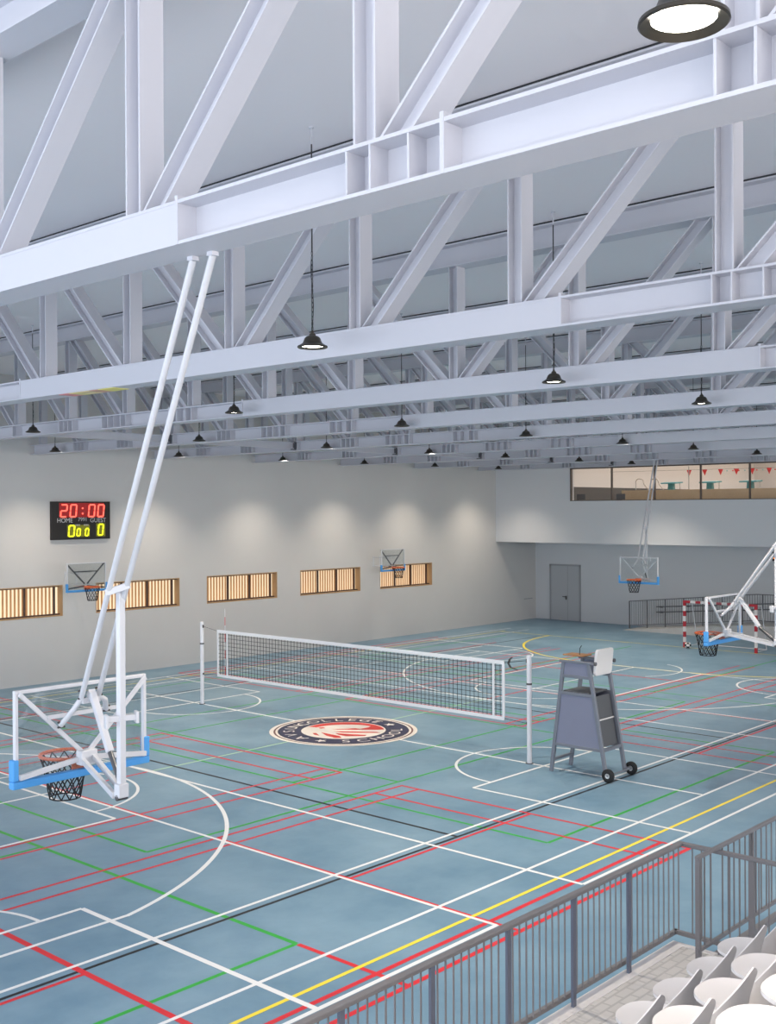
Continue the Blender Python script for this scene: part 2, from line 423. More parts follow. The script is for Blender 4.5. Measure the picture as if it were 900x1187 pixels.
for i, p in enumerate(pts):
    a = Vector(pts[max(i-1, 0)]); b = Vector(pts[min(i+1, n-1)]); d = (b-a).normalized(); nn = Vector((-d.y, d.x))
    for sgn in (-1, 1): vs.append((p[0]+nn.x*sgn*w/2, p[1]+nn.y*sgn*w/2, .0030))
g.m.add(vs, [(2*i, 2*i+2, 2*i+3, 2*i+1) for i in range(n-1)]); g.build('black_arc', L_BLACK)

# centre emblem (rings, lettering, red and cream disc)
UPA = math.radians(45); ex, ey = 19.27, 18.95
def E2(r, deg): a = UPA - PI/2 + math.radians(deg); return ex+r*math.cos(a), ey+r*math.sin(a)
def ringmesh(r0, r1, z, n=96):
    m = M(); vs = []
    for r in (r0, r1):
        for k in range(n): x, y = E2(r, 360*k/n); vs.append((x, y, z))
    if r0 == 0: m.poly(vs[n:])
    else: m.add(vs, [(k, (k+1) % n, n+(k+1) % n, n+k) for k in range(n)])
    return m
emb = ringmesh(1.70, 1.80, .0040).build('emblem', E_CREAM, floor); emb['label'] = 'round school emblem painted at the centre of the court'
ringmesh(1.655, 1.70, .0041).build('emblem_line', E_BROWN, emb)
ringmesh(1.59, 1.655, .0040).build('emblem_border', E_CREAM, emb)
ringmesh(1.0, 1.60, .0040).build('emblem_ring', E_NAVY, emb)
ringmesh(0, 1.03, .0045).build('emblem_disc', E_CREAM, emb)
lt = M()
def letter(ch, deg, size=.40, r=1.31, inward=False):
    vs, fs = text_mesh(ch, size)
    a = UPA - PI/2 + math.radians(deg); cx, cy = ex+r*math.cos(a), ey+r*math.sin(a)
    rot = a - PI/2 if not inward else a + PI/2
    out = []
    for v in vs:
        x, y = v.x*1.15, v.y
        out.append((cx+x*math.cos(rot)-y*math.sin(rot), cy+x*math.sin(rot)+y*math.cos(rot), .0055))
    lt.add(out, fs)
for ch, d in zip('COLLEGE', (140, 125, 110, 95, 80, 65, 50)): letter(ch, d)
for ch, d in zip('SCHOOL', (-88, -70, -53, -36, -19, -2)): letter(ch, d, inward=True)
for ch, d in zip('AVSUN', (-140, -159, -178, 165, 153)): letter(ch, d)
def star(deg):
    a = UPA - PI/2 + math.radians(deg); cx, cy = ex+1.31*math.cos(a), ey+1.31*math.sin(a)
    lt.poly([(cx+(.16 if k % 2 == 0 else .07)*math.cos(a+PI*k/5), cy+(.16 if k % 2 == 0 else .07)*math.sin(a+PI*k/5), .0055) for k in range(10)])
star(28); star(-114)
lt.build('emblem_lettering', E_CREAM, emb)
# red sweeps of the disc, in emblem coordinates (u right, v up, radius 1)
def sweep(m, poly):
    out = []
    for u, v in poly:
        a = UPA - PI/2; out.append((ex+u*math.cos(a)-v*math.sin(a), ey+u*math.sin(a)+v*math.cos(a), .0060))
    m.poly(out)
rd = M()
crest = [(.99*math.cos(math.radians(a)), .99*math.sin(math.radians(a))) for a in range(0, 151, 6)]
inner = [(.80*math.cos(math.radians(a))+.03, .66*math.sin(math.radians(a))+.04) for a in range(150, 34, -6)]
sweep(rd, crest + inner + [(.62, .30), (.40, .12), (.45, .02), (.85, -.02)])
sweep(rd, [(.10, .16), (.30, .20), (.50, .06), (.30, .02), (-.15, .08), (-.30, .16)])
sweep(rd, [(-.25, -.10), (.25, -.20), (.80, -.28), (.88, -.40), (.40, -.36), (-.05, -.28)])
sweep(rd, [(-.20, -.34), (.10, -.48), (.55, -.62), (.50, -.74), (.05, -.72), (-.12, -.56)])
sweep(rd, [(-.55, -.22), (-.42, -.36), (-.10, -.70), (-.05, -.92), (-.22, -.90), (-.42, -.62)])
sweep(rd, [(-.62, .34), (-.50, .40), (-.44, .28), (-.56, .22)])
sweep(rd, [(-.75, -.30), (-.66, -.30), (-.58, -.62), (-.70, -.50)])
rd.build('emblem_red', E_RED, emb)

# ---------------------------------------------------------------- roof trusses
Z0, Z1, Z2, Z3 = 7.115, 7.405, 9.15, 9.502
YN = [10.85+2.2*k for k in range(-9, 10)]
FW = .16
def ibeam_y(m, y0, y1, z0, z1, hw, tf=.022, tw=.016):
    m.box(-hw, hw, y0, y1, z0, z0+tf); m.box(-hw, hw, y0, y1, z1-tf, z1); m.box(-tw/2, tw/2, y0, y1, z0+tf, z1-tf)
def hmember(m, p0, p1, b=.20, h=.172, tf=.016, tw=.012):
    d = (Vector(p1)-Vector(p0)).normalized(); a = Vector((1, 0, 0)); nrm = d.cross(a)
    for sgn in (-1, 1):
        off = nrm*(sgn*(h/2-tf/2)); m.bar(Vector(p0)+off, Vector(p1)+off, b, tf, side=a)
    m.bar(p0, p1, tw, h-2*tf, side=a)
def diagmember(m, y0, y1, b=.20, h=.172, tf=.016, tw=.012):
    d = Vector((0, y1-y0, Z2-Z1)).normalized(); hw = h/abs(d.z)
    def plate(a, c, x0, x1):
        m.prism([(y0+a, Z1), (y0+c, Z1), (y1+c, Z2), (y1+a, Z2)], x0, x1, 'x')
    t = tf/abs(d.z)
    plate(-hw/2, -hw/2+t, -b/2, b/2); plate(hw/2-t, hw/2, -b/2, b/2); plate(-hw/2+t, hw/2-t, -tw/2, tw/2)
def truss_proto(x):
    t = empty('roof_truss', (x, 0, 0), '', 'truss', 'white steel roof trusses')
    m = M(); ibeam_y(m, YR+.01, 5.88, Z0, Z1, FW); ibeam_y(m, 15.82, YW-.01, Z0, Z1, FW)
    ibeam_y(m, 5.88, 15.82, Z0, Z1, FW)
    for sx in (-1, 1): m.box(sx*(FW-.018), sx*(FW-.004), 5.88, 15.82, Z0+.022, Z1-.022)
    m.build('bottom_chord', STEEL, t)
    m = M(); ibeam_y(m, YR+.01, YW-.01, Z2, Z3, FW); m.build('top_chord', STEEL, t)
    M().box(-FW+.01, FW-.01, YR+.01, YW-.01, Z3, ZC-.002).build('shadow_gap_strip', GAP, t)  # dark strip standing in for the shadow line between chord and ceiling
    m = M(); hmember(m, (0, 0, Z1), (0, 0, Z2)); v0 = m.build('vertical', STEEL, t, loc=(0, YN[0], 0))
    for y in YN[1:]: share(v0, 'vertical', t, (0, y, 0))
    m = M(); diagmember(m, .215, 1.985); d0 = m.build('diagonal', STEEL, t, loc=(0, YN[9], 0))
    for k in range(10, 18): share(d0, 'diagonal', t, (0, YN[k], 0))
    m = M(); diagmember(m, -.215, -1.985); d1 = m.build('diagonal', STEEL, t, loc=(0, YN[9], 0))
    for k in range(8, 0, -1): share(d1, 'diagonal', t, (0, YN[k], 0))
    ep = M().box(-FW-.004, FW+.004, -.014, .014, Z0+.0005, Z1+.03).build('end_plate', STEEL, t, loc=(0, 5.88, 0))
    for y in (15.82, 3.64, 18.06): share(ep, 'end_plate', t, (0, y, 0))
    st = M()
    for sx in (-1, 1): st.box(sx*.008, sx*(FW-.006), -.007, .007, Z0+.022, Z1-.022)
    s0 = st.build('stiffener', STEEL, t, loc=(0, 4.34, 0))
    ys = [4.16, 3.88, 17.36, 17.54, 17.82]
    for k in (-4, 4): ys += [10.85+2.2*k+d for d in (-.09, .09)] + [10.85+2.2*k+(1 if k > 0 else -1)*d for d in (.34, .56, .78)]
    for k in (-8, -7, -6, -5, 5, 7, 8): ys += [10.85+2.2*k+d for d in (-.27, -.09, .09, .27)]
    ys += [24.05-.09, 24.05+.09]
    for y in ys: share(s0, 'stiffener', t, (0, y, 0))
    return t
XT = [4.61+4.5*k for k in range(9)]
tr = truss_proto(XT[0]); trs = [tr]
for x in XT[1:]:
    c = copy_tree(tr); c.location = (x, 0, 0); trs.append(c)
TL = ['white steel roof truss nearest the camera, its deep chord crossing the upper picture',
      'second white roof truss, crossing behind the top of the hoist arms',
      'third white roof truss back from the camera',
      'fourth white roof truss back from the camera', 'fifth white roof truss back from the camera',
      'sixth white roof truss, in the far half of the hall', 'third white roof truss from the pool window wall',
      'white roof truss next to the one at the pool window', 'farthest white roof truss, just in front of the pool window wall']
for t, l in zip(trs, TL): t['label'] = l
# coloured strip under the second truss
m = M(); ys = [14.75, 14.48, 14.20, 13.95, 13.72, 13.35]
mats = [G_RED, L_YELLOW, L_YELLOW, RIM, L_YELLOW]
for k in range(5): m.cur = k; m.box(-.13, .14, ys[k+1], ys[k], Z0-.008, Z0-.0005)
m.build('coloured_strip', [mat('strip_pink', (.75, .25, .25), .5), mat('strip_yellow', (.85, .70, .28), .5), mat('strip_sand', (.85, .66, .35), .5), mat('strip_brown', (.65, .35, .25), .5), mat('strip_bright_yellow', (.88, .78, .20), .5)], trs[1])['label'] = 'red and yellow strip under the chord'
# tie beam running the length of the hall
for i in range(2, 8):
    m = M(); x0, x1 = XT[i]+.17, XT[i+1]-.17
    for z0, z1, hw in ((7.18, 7.195, .07), (7.355, 7.37, .07), (7.195, 7.355, .006)): m.box(x0, x1, 24.10-hw, 24.10+hw, z0, z1)
    b = m.build('tie_beam', STEEL)
    tag(b, 'slim white tie beam between the %s and %s roof trusses from the camera' % (ORD[i], ORD[i+1]), 'beam', 'tie beams between the trusses')
    m = M()
    for x in (x0+.006, x1-.006): m.box(x-.012, x+.012, 24.10-.085, 24.10+.085, 7.15, 7.39)
    m.build('end_cleat', ARMG, b)

# ---------------------------------------------------------------- pendant lamps
def lamp_proto():
    e = empty('pendant_lamp', (0, 0, 0), '', 'lamp', 'black bell pendant lamps')
    # origin at the rim plane, z = 0
    prof = [(.022, .142), (.034, .140), (.037, .122), (.066, .112), (.086, .092), (.096, .066), (.106, .042), (.135, .022), (.163, .008), (.165, -.006), (.158, -.012), (.130, .004), (.118, .010)]
    M().lathe(prof, 40).build('shade', LAMPBLK, e, smooth=True)
    M().lathe([(0, .008), (.124, .010), (.124, .014), (0, .014)], 32).build('lens', LENS, e, smooth=True)
    M().lathe([(0, .172), (.014, .172), (.018, .150), (.026, .150), (.026, .138)], 16).build('socket', LAMPBLK, e, smooth=True)
    ch = M(); n = 14; top = 2.20
    z = .17; k = 0
    while z < 1.0:
        pts = []
        for j in range(10):
            a = 2*PI*j/10; r1, r2 = .010, .030
            p = (r1*math.cos(a), 0, z+.03+r2*math.sin(a)) if k % 2 == 0 else (0, r1*math.cos(a), z+.03+r2*math.sin(a))
            pts.append(p)
        ch.tube(pts, .0042, 6, closed=True); z += .051; k += 1
    ch.tube([(.012*math.sin(i*.8), .012*math.cos(i*.8), .15+i*.1) for i in range(9)], .005, 6)
    ch.tube([(0, 0, z-.01), (0, 0, top)], .008, 8)
    ch.build('chain', CHAIN, e)
    M().lathe([(0, ZC-7.147), (.03, ZC-7.147), (.03, ZC-7.16), (.009, ZC-7.17), (.009, top-.005), (0, top-.005)], 16).build('ceiling_mount', STEEL, e, smooth=True)
    return e
ZL = 7.145
rows = {'wall': (29.05, [17.55, 22.02, 26.55, 30.75, 34.95, 39.3], 'the row along the scoreboard wall'),
        'second': (22.25, [12.9, 17.5, 22.0, 26.5, 30.5, 35.1, 38.9], 'the second row from the scoreboard wall'),
        'mid': (15.4, [12.9, 17.45, 21.95, 26.45, 30.55, 35.0], 'the middle row of lamps'),
        'near': (8.58, [8.28, 12.9, 17.32], 'the brightly lit row nearest the camera'),
        'big': (1.88, [3.67], '')}
lp = lamp_proto(); first = True
lamp_pts = []
for key, (y, xs, txt) in rows.items():
    for i, x in enumerate(xs):
        o = lp if first else copy_tree(lp); first = False
        xx, yy = x*1.012, y*1.012 if key != 'big' else y*1.012
        o.location = (xx, yy, ZL); lamp_pts.append((xx, yy, key))
        o['label'] = ('black bell pendant lamp, %s from the camera in %s' % (ORD[i], txt)) if key != 'big' else 'large glowing black bell pendant lamp at the top right corner'

# ---------------------------------------------------------------- basketball backboard pieces
def circ(cx, cy, z, r, n=32): return [(cx+r*math.cos(2*PI*k/n), cy+r*math.sin(2*PI*k/n), z) for k in range(n)]
def hoop_net(e, cx, cy, z, r=.232):
    m = M(); n = 12; rowsn = 5
    def P(k, j):
        t = j/rowsn; rr = r*(1-.36*t**.8); a = 2*PI*(k+(.5 if j % 2 else 0))/n
        return (cx+rr*math.cos(a), cy+rr*math.sin(a), z-.015-.40*t)
    for k in range(n):
        for j in range(rowsn):
            m.tube([P(k, j), P(k, j+1)], .0065, 5)
            m.tube([P(k, j), P(k-1 if j % 2 == 0 else k+1, j+1)], .0065, 5)
    m.tube([P(k, rowsn) for k in range(n)], .007, 5, closed=True)
    return m.build('net', NETB, e)
def board_parts(e, hw, z0, z1, framemat, bracemat, full=True):
    """board in the local XZ plane, playing side towards +y"""
    M().box(-hw+.02, hw-.02, -.006, .006, z0+.02, z1-.02).build('backboard', BOARDGL, e)
    m = M(); t = .034
    m.box(-hw, -hw+t, -.035, .012, z0, z1); m.box(hw-t, hw, -.035, .012, z0, z1)
    m.box(-hw+t, hw-t, -.035, .012, z1-t, z1); m.box(-hw+t, hw-t, -.035, .012, z0, z0+t)
    m.build('board_frame', framemat, e, bevel=.006)
    zh = z0+.18*(z1-z0)+.0
    m = M(); yb = -.06
    m.bar((-hw+.03, yb, z1-.03), (-.05, yb, zh+.06), .03, .038, side=(0, 1, 0)); m.bar((hw-.03, yb, z1-.03), (.05, yb, zh+.06), .03, .038, side=(0, 1, 0))
    zb = z0+.68*(z1-z0); xb = hw*.58
    m.bar((-xb, yb-.02, zb), (xb, yb-.02, zb), .03, .036, side=(0, 1, 0))
    m.build('brace', bracemat, e)
    m = M()
    for sx in (-1, 1): m.bar((sx*.05, yb, zh-.01), (sx*(hw-.03), yb, z0+.07), .035, .045, side=(0, 1, 0))
    m.build('lower_brace', bracemat, e)
    m = M(); pt = .085; ph = .27*(z1-z0)
    m.box(-hw-.03, hw+.03, -.05, .035, z0-.035, z0+.035)
    for sx in (-1, 1): m.box(sx*hw-.03, sx*hw+.03, -.05, .035, z0+.035, z0+ph)
    m.build('pad', PAD, e, bevel=.012)
    zr = z0+.14*(z1-z0)
    M().tube(circ(0, .07+.235, zr, .235, 36), .017, 8, closed=True).build('rim', RIM, e, smooth=True)
    m = M(); m.box(-.10, .10, .012, .03, zr-.09, zr+.03)
    for sx in (-1, 1): m.bar((sx*.07, .02, zr-.05), (sx*.11, .12, zr), .03, .02)
    m.box(-.13, .13, .02, .09, zr-.012, zr+.004)
    m.build('rim_bracket', RIM, e)
    hoop_net(e, 0, .305, zr)
    return zh

# ceiling hoist goal; local origin on the floor below the board centre
gx, gy = 5.89, 9.3
def hoist_goal(mx=1):
    e = empty('basketball_hoist', (gx, gy, 0), '', 'basketball hoop', 'ceiling hung basketball goals')
    zh = board_parts(e, .715, 2.885, 3.745, WPAINT, WPAINT)
    L = lambda p: (mx*(p[0]-gx), p[1]-gy, p[2])
    tops = [(4.74, 6.081, Z0-.02), (4.74, 5.868, Z0-.02)]; bends = [(5.679, 8.98, 3.644), (5.863, 8.98, 3.652)]
    feet = [(5.60, 9.20, 3.383), (6.09, 9.20, 3.47)]
    for T, Bn, Ft in zip(tops, bends, feet):
        a = M().tube([L(T), L(Bn)], .025, 12).build('arm', WPAINT, e, smooth=True)
        M().tube([L(Bn), L((Bn[0]*.5+Ft[0]*.5, Bn[1]+.06, Bn[2]*.5+Ft[2]*.5+.03)), L(Ft)], .026, 12).build('arm_foot', WPAINT, a, smooth=True)
        for P, dz in ((Bn, .075), (Bn, .005), (Ft, .03), (Ft, -.015)):
            q = L(P); M().lathe([(0, -.036), (.010, -.036), (.010, .036), (0, .036)], 8, (q[0], q[1]-.01, q[2]+dz), 'x').build('bolt', BOLT, a)
    m = M()
    for T in tops: q = L(T); m.box(q[0]-.03, q[0]+.025, q[1]-.03, q[1]+.03, Z0-.03, Z0-.001)
    m.build('chord_bracket', STEEL, e)
    j = [(5.392, 8.094, 4.69), (5.508, 7.997, 4.736)]
    m = M(); m.bar(L((j[0][0]-.02, j[0][1]+.015, j[0][2]-.01)), L((j[1][0]+.02, j[1][1]-.015, j[1][2]+.01)), .058, .058); m.build('crossbar', WPAINT, e, bevel=.006)
    px, py = 5.52, 8.11
    p = M().cbox((mx*(px-gx), py-gy, (2.93+4.69)/2), .06, .06, 4.69-2.93).build('post', WPAINT, e, bevel=.006)
    m = M(); m.cbox((mx*(px-gx), py-gy, 2.975), .10, .08, .12); m.build('post_foot', WPAINT, p, bevel=.008)
    M().lathe([(0, -.05), (.026, -.05), (.026, .05), (0, .05)], 14, (mx*(px-gx)+.0, py-gy, 2.915), 'x').build('pivot', BOLT, p)
    # horizontal bracket where the post meets the board bracing
    m = M(); m.bar(L((5.40, 8.15, 3.595)), L((5.64, 8.07, 3.595)), .05, .05); m.bar(L((5.66, 8.06, 3.595)), L((5.635, 8.07, 3.595)), .09, .10)
    m.bar(L((5.385, 8.155, 3.575)), L((5.41, 8.145, 3.575)), .08, .12); m.build('post_bracket', WPAINT, p, bevel=.006)
    hub = M().box(-.09, .09, -.13, -.03, zh-.07, zh+.07).build('hub', WPAINT, e, bevel=.012)
    for dx, dz in ((-.065, -.02), (.055, 0)):
        q = L((px, py+.04, 2.95+dz)); M().bar((dx, -.11, zh+dz), (q[0]+dx*.7, q[1], q[2]), .035, .05).build('link_bar', WPAINT, e)
    M().bar(L((5.746, 8.90, 3.70)), L((5.67, 8.50, 3.22)), .062, .062).build('strut', WPAINT, e, bevel=.01)
    M().bar(L((bends[0][0], bends[0][1]-.01, 3.625)), L((bends[1][0], bends[1][1]-.01, 3.625)), .05, .05).build('arm_bridge', WPAINT, e)
    M().bar(L((5.75, 8.90, 3.70)), L((5.77, 8.965, 3.64)), .06, .08).build('strut_clevis', WPAINT, e)
    M().tube([L((5.67, 8.50, 3.22)), L((5.555, 8.17, 3.01))], .024, 10).build('piston', PISTON, e, smooth=True)
    M().tube([L((5.71, 8.52, 3.18)), L((5.585, 8.20, 2.99))], .012, 8).build('hydraulic_hose', PISTON, e, smooth=True)
    return e
hg = hoist_goal(); hg['label'] = 'nearest ceiling hung basketball goal, seen from behind its glass board at the left'
h2 = copy_tree(hg); h2.location = (gx+13.72, gy, 0); h2['label'] = 'ceiling hung basketball goal in front of the red and white goal frame'
h3 = hoist_goal(-1); h3.location = (32.95, 18.60, 0); h3.rotation_euler = (0, 0, PI/2); h3['label'] = 'small far ceiling hung basketball goal facing the camera below the pool window'

# two wall hoops on the left wall
def wall_hoop(x, label):
    e = empty('wall_hoop', (x, 30.25, 0), label, 'basketball hoop', 'wall mounted basketball hoops', PI)
    board_parts(e, .70, 2.885, 3.76, WPAINT, ARMG)
    m = M(); d = -(YW-30.25)+.001
    for sx in (-1, 1):
        m.bar((sx*.20, -.08, 3.40), (sx*.20, d+.001, 3.40), .028, .028); m.bar((sx*.20, -.08, 3.06), (sx*.20, d+.001, 3.06), .028, .028)
        m.box(sx*.20-.03, sx*.20+.03, d, d+.012, 3.0, 3.46)
    m.build('wall_bracket', WPAINT, e)
wall_hoop(19.36, 'basketball hoop on the left wall below the scoreboard')
wall_hoop(33.70, 'basketball hoop on the left wall in front of the farthest window')

# ---------------------------------------------------------------- scoreboard
sb = empty('scoreboard', (19.70, YW-.002, 5.07), 'black electronic scoreboard reading 20:00 high on the left wall', 'scoreboard')
M().box(-1.07, 1.07, -.10, 0, -.605, .605).build('case', SB_BLACK, sb, bevel=.01)
def digit(m, ch, x, z, w, h, t, y):
    segs = {'0': 'abcdef', '2': 'abged'}[ch]; sl = .10
    P = lambda u, v: (x+u*w+(v-.5)*h*sl, z+v*h)
    S = {'a': ((0, 1), (1, 1)), 'b': ((1, 1), (1, .5)), 'c': ((1, .5), (1, 0)), 'd': ((0, 0), (1, 0)), 'e': ((0, .5), (0, 0)), 'f': ((0, 1), (0, .5)), 'g': ((0, .5), (1, .5))}
    for s in segs:
        (u0, v0), (u1, v1) = S[s]; a = Vector(P(u0, v0)); b = Vector(P(u1, v1)); d = (b-a).normalized(); a = a+d*.012; b = b-d*.012
        m.bar((a.x, y, a.y), (b.x, y, b.y), t, .012, side=(-d.y, 0, d.x))
# left-right runs along +x as seen from the hall
m = M(); m.box(-.80, .84, -.102, -.1005, .10, .56); m.build('time_panel', SB_REDG, sb)
m = M(); m.box(-.52, .30, -.102, -.1005, -.52, -.14); m.box(.54, .88, -.102, -.1005, -.52, -.10); m.build('score_panel', SB_YELG, sb)
m = M()
digit(m, '2', -.74, .12, .21, .38, .045, -.108); digit(m, '0', -.40, .12, .21, .38, .045, -.108)
digit(m, '0', .27, .12, .21, .38, .045, -.108); digit(m, '0', .61, .12, .21, .38, .045, -.108)
for z in (.22, .39): m.cbox((.04, -.108, z), .05, .012, .05)
m.build('time_digits', SB_RED, sb)
m = M(); digit(m, '0', -.46, -.50, .19, .34, .045, -.108); digit(m, '0', -.165, -.49, .11, .23, .04, -.108); digit(m, '0', .14, -.49, .11, .23, .04, -.108); digit(m, '0', .62, -.48, .17, .35, .045, -.108)
m.build('score_digits', SB_YEL, sb)
m = M()
for s, x, z, sz in (('HOME', -.60, .00, .20), ('GUEST', .61, .0, .20), ('7991', .04, .03, .17)):
    vs, fs = text_mesh(s, sz); m.add([(v.x+x, -.1035, v.y+z) for v in vs], fs)
for x in (-.14, .17):
    for k in range(4): m.box(x-.085+.045*k, x-.055+.045*k, -.1035, -.1015, -.165, -.125)
m.build('lettering', SB_TXT, sb)
s2 = empty('led_sign', (XB-.002, 18.80, 3.33), 'small black sign with glowing orange marks at the right edge of the back wall', 'sign')
M().box(-.05, 0, -.42, .42, -.19, .19).build('case', SB_BLACK, s2)
m = M()
for y in (.29, .05, -.19):
    for z, h in ((.08, .05), (-.08, .05)): m.box(-.056, -.051, y-.08, y+.08, z-h/2, z+h/2)
    m.box(-.056, -.051, y-.015, y+.02, -.12, .13)
m.build('led_marks', SB_ORG, s2)

# ---------------------------------------------------------------- volleyball net
vn = empty('volleyball_net', (19.33, 19.0, 0), 'volleyball net with white tapes stretched across the court', 'net')
ya, yb, za, zb = 14.15-19, 23.83-19, .84, 2.10
m = M()
n = 82
for k in range(1, n): 
    y = ya+(yb-ya)*k/n; m.box(-.004, .004, y-.0045, y+.0045, za, zb)
for k in range(1, 12):
    z = za+(zb-za)*k/12; m.box(-.0045, .0035, ya, yb, z-.0045, z+.0045)
m.build('netting', NETG, vn)
M().box(-.012, .012, ya, yb, zb-.07, zb+.01).build('top_tape', TAPE, vn)
M().box(-.012, .012, ya, yb, za-.01, za+.06).build('bottom_tape', TAPE, vn)
for y in (ya, yb-.06): M().box(-.0125, .0125, y, y+.06, za-.01, zb+.01).build('end_tape', TAPE, vn)
for y in (14.42-19, 23.38-19): M().box(-.0135, .0135, y, y+.05, za-.01, zb+.01).build('side_band', TAPE, vn)
m = M(); 
for k in range(8): m.cur = k % 2; m.tube([(0, 23.50-19, .9+k*.225), (0, 23.50-19, .9+(k+1)*.225)], .008, 6)
m.build('antenna', [L_RED, TAPE], vn)
for y0, y1 in ((ya, 13.60-19), (yb, 24.42-19)):
    for z, zp in ((zb-.03, 2.16), (za+.03, .84)): M().tube([(0, y0, z), (0, y1, zp)], .005, 5).build('tension_rope', CHAIN, vn)
def net_post(y, label, s):
    e = empty('net_post', (19.33, y, 0), label, 'post', 'volleyball net posts')
    M().lathe([(0, 0), (.052, 0), (.052, 2.26), (.048, 2.28), (0, 2.285)], 20).build('pole', POSTW, e, smooth=True)
    M().lathe([(.054, 1.66), (.060, 1.66), (.060, 1.70), (.054, 1.70)], 20).build('collar', ARMG, e, smooth=True)
    M().lathe([(.052, 0), (.085, 0), (.085, .012), (.052, .014)], 20).build('floor_plate', ARMG, e)
    m = M(); m.box(-.02, .02, s*.05-.02, s*.05+.02, 2.12, 2.2); m.build('pulley', BOLT, e)
    m = M(); m.box(-.02, .02, s*.055-.015, s*.055+.015, .82, .87); m.build('rope_hook', BOLT, e)
net_post(13.51, 'white volleyball post beside the umpire chair', 1)
net_post(24.50, 'white volleyball post at the far end of the net near the wall', -1)

# ---------------------------------------------------------------- umpire chair
uc = empty('umpire_chair', (19.42, 12.10, 0), 'tall grey umpire chair on wheels with white backrest beside the net post', 'chair')
hx = .36
YF = lambda z: .68-.31*z/2.25      # front leg line
YRR = lambda z: -.62+.40*z/2.25    # rear leg line
for sx in (-1, 1):
    M().bar((sx*hx, YF(0), .0), (sx*hx, YF(2.27), 2.27), .065, .075, side=(1, 0, 0)).build('leg', CHAIRG, uc, bevel=.01)
    M().bar((sx*hx, YRR(.06), .06), (sx*hx, YRR(2.27), 2.27), .065, .075, side=(1, 0, 0)).build('leg', CHAIRG, uc, bevel=.01)
    M().bar((sx*hx, YF(2.28)+.10, 2.285), (sx*hx, YRR(2.28)-.14, 2.285), .075, .05, side=(1, 0, 0)).build('armrest', CHAIRG, uc, bevel=.012)
    M().tube([(sx*hx, YRR(2.28)-.14, 2.285), (sx*hx, YRR(2.28)-.17, 2.285)], .04, 12).build('armrest_cap', ARMG, uc)
    M().prism([(YF(.60)-.03, .60), (YRR(.60)+.03, .60), (YRR(1.62)+.03, 1.62), (YF(1.62)-.03, 1.62)], sx*hx-.012, sx*hx+.012, 'x').build('side_panel', CHAIRP, uc)
    M().prism([(YF(2.0)-.03, 2.0), (YRR(2.0)+.03, 2.0), (YRR(2.26)+.03, 2.26), (YF(2.26)-.03, 2.26)], sx*hx-.012, sx*hx+.012, 'x').build('arm_panel', CHAIRP, uc)
    for z, nm in ((.58, 'rail'), (1.64, 'rail'), (1.99, 'rail')):
        M().bar((sx*hx, YF(z), z), (sx*hx, YRR(z), z), .055, .06, side=(1, 0, 0)).build('side_rail', CHAIRG, uc, bevel=.008)
for z in (.25, .58, .92, 1.26): M().bar((-hx, YF(z), z), (hx, YF(z), z), .05, .05).build('step', CHAIRG, uc)
M().bar((-hx, YRR(.58), .58), (hx, YRR(.58), .58), .05, .06).build('rear_rail', CHAIRG, uc)
M().box(-hx+.03, hx-.03, YF(1.0)-.16, YF(1.0)-.14, .60, 1.62).build('front_panel', CHAIRD, uc)
M().box(-hx+.03, hx-.03, -.36, .36, .585, .605).build('cabinet_floor', CHAIRG, uc)
M().box(-hx+.03, hx-.03, -.30, .38, 1.165, 1.185).build('shelf', CHAIRG, uc)
for z0, z1 in ((.62, 1.135), (1.16, 1.61)):
    M().add([(sx*(hx-.03), YRR(z)+.05+d, z) for d in (0, .012) for sx, z in ((-1, z0), (1, z0), (1, z1), (-1, z1))], [(0, 1, 2, 3), (7, 6, 5, 4), (0, 4, 5, 1), (1, 5, 6, 2), (2, 6, 7, 3), (3, 7, 4, 0)]).build('rear_panel', CHAIRD, uc)
M().bar((-hx+.03, YRR(1.147)+.05, 1.147), (hx-.03, YRR(1.147)+.05, 1.147), .03, .022).build('rear_rail', SEATW, uc)
M().box(-hx+.02, hx-.02, -.22, .40, 1.655, 1.69).build('seat', CHAIRD, uc, bevel=.01)
bk = M(); w2 = .315; y0 = -.31
pts = []
r = .07; z0, z1 = 2.03, 2.56
for cx, cz, a0 in ((w2-r, z1-r, 0), (-w2+r, z1-r, 90), (-w2+r, z0+r, 180), (w2-r, z0+r, 270)):
    for k in range(6):
        a = math.radians(a0+18*k); pts.append((cx+r*math.cos(a), cz+r*math.sin(a)))
vs = [(x, y0-.10*(z-z0)+d, z) for d in (-.03, .03) for x, z in pts]; k = len(pts)
bk.add(vs, [tuple(range(k)), tuple(range(2*k-1, k-1, -1))] + [(i, (i+1) % k, k+(i+1) % k, k+i) for i in range(k)])
bk.build('backrest', SEATW, uc, bevel=.012)['label'] = 'white rounded backrest'
for sx in (-1, 1):
    wx = sx*(hx+.085)
    w = M().lathe([(.05, -.035), (.105, -.04), (.13, -.025), (.132, 0), (.13, .025), (.105, .04), (.05, .035)], 28, (wx, -.70, .132), 'x').build('wheel', TYRE, uc, smooth=True)
    M().lathe([(0, -.030), (.05, -.036), (.052, .036), (0, .030)], 20, (wx, -.70, .132), 'x').build('wheel_hub', HUBM, w, smooth=True)
    M().bar((sx*hx, -.60, .12), (sx*hx, -.70, .14), .05, .06).build('axle_plate', CHAIRG, uc)
M().tube([(-hx-.12, -.70, .132), (hx+.12, -.70, .132)], .018, 10).build('axle', CHAIRG, uc)
M().box(-.02, .34, .14, .62, 2.345, 2.37).build('writing_board', WOODB, uc, bevel=.006)['label'] = 'brown wooden writing board'
M().bar((hx, .36, 2.28), (.25, .36, 2.35), .03, .03).build('board_support', CHAIRG, uc)
M().tube([(.12, .30, 2.37), (.12, .29, 2.50), (.12, .25, 2.56)], .008, 8).build('microphone_stem', CHAIN, uc)

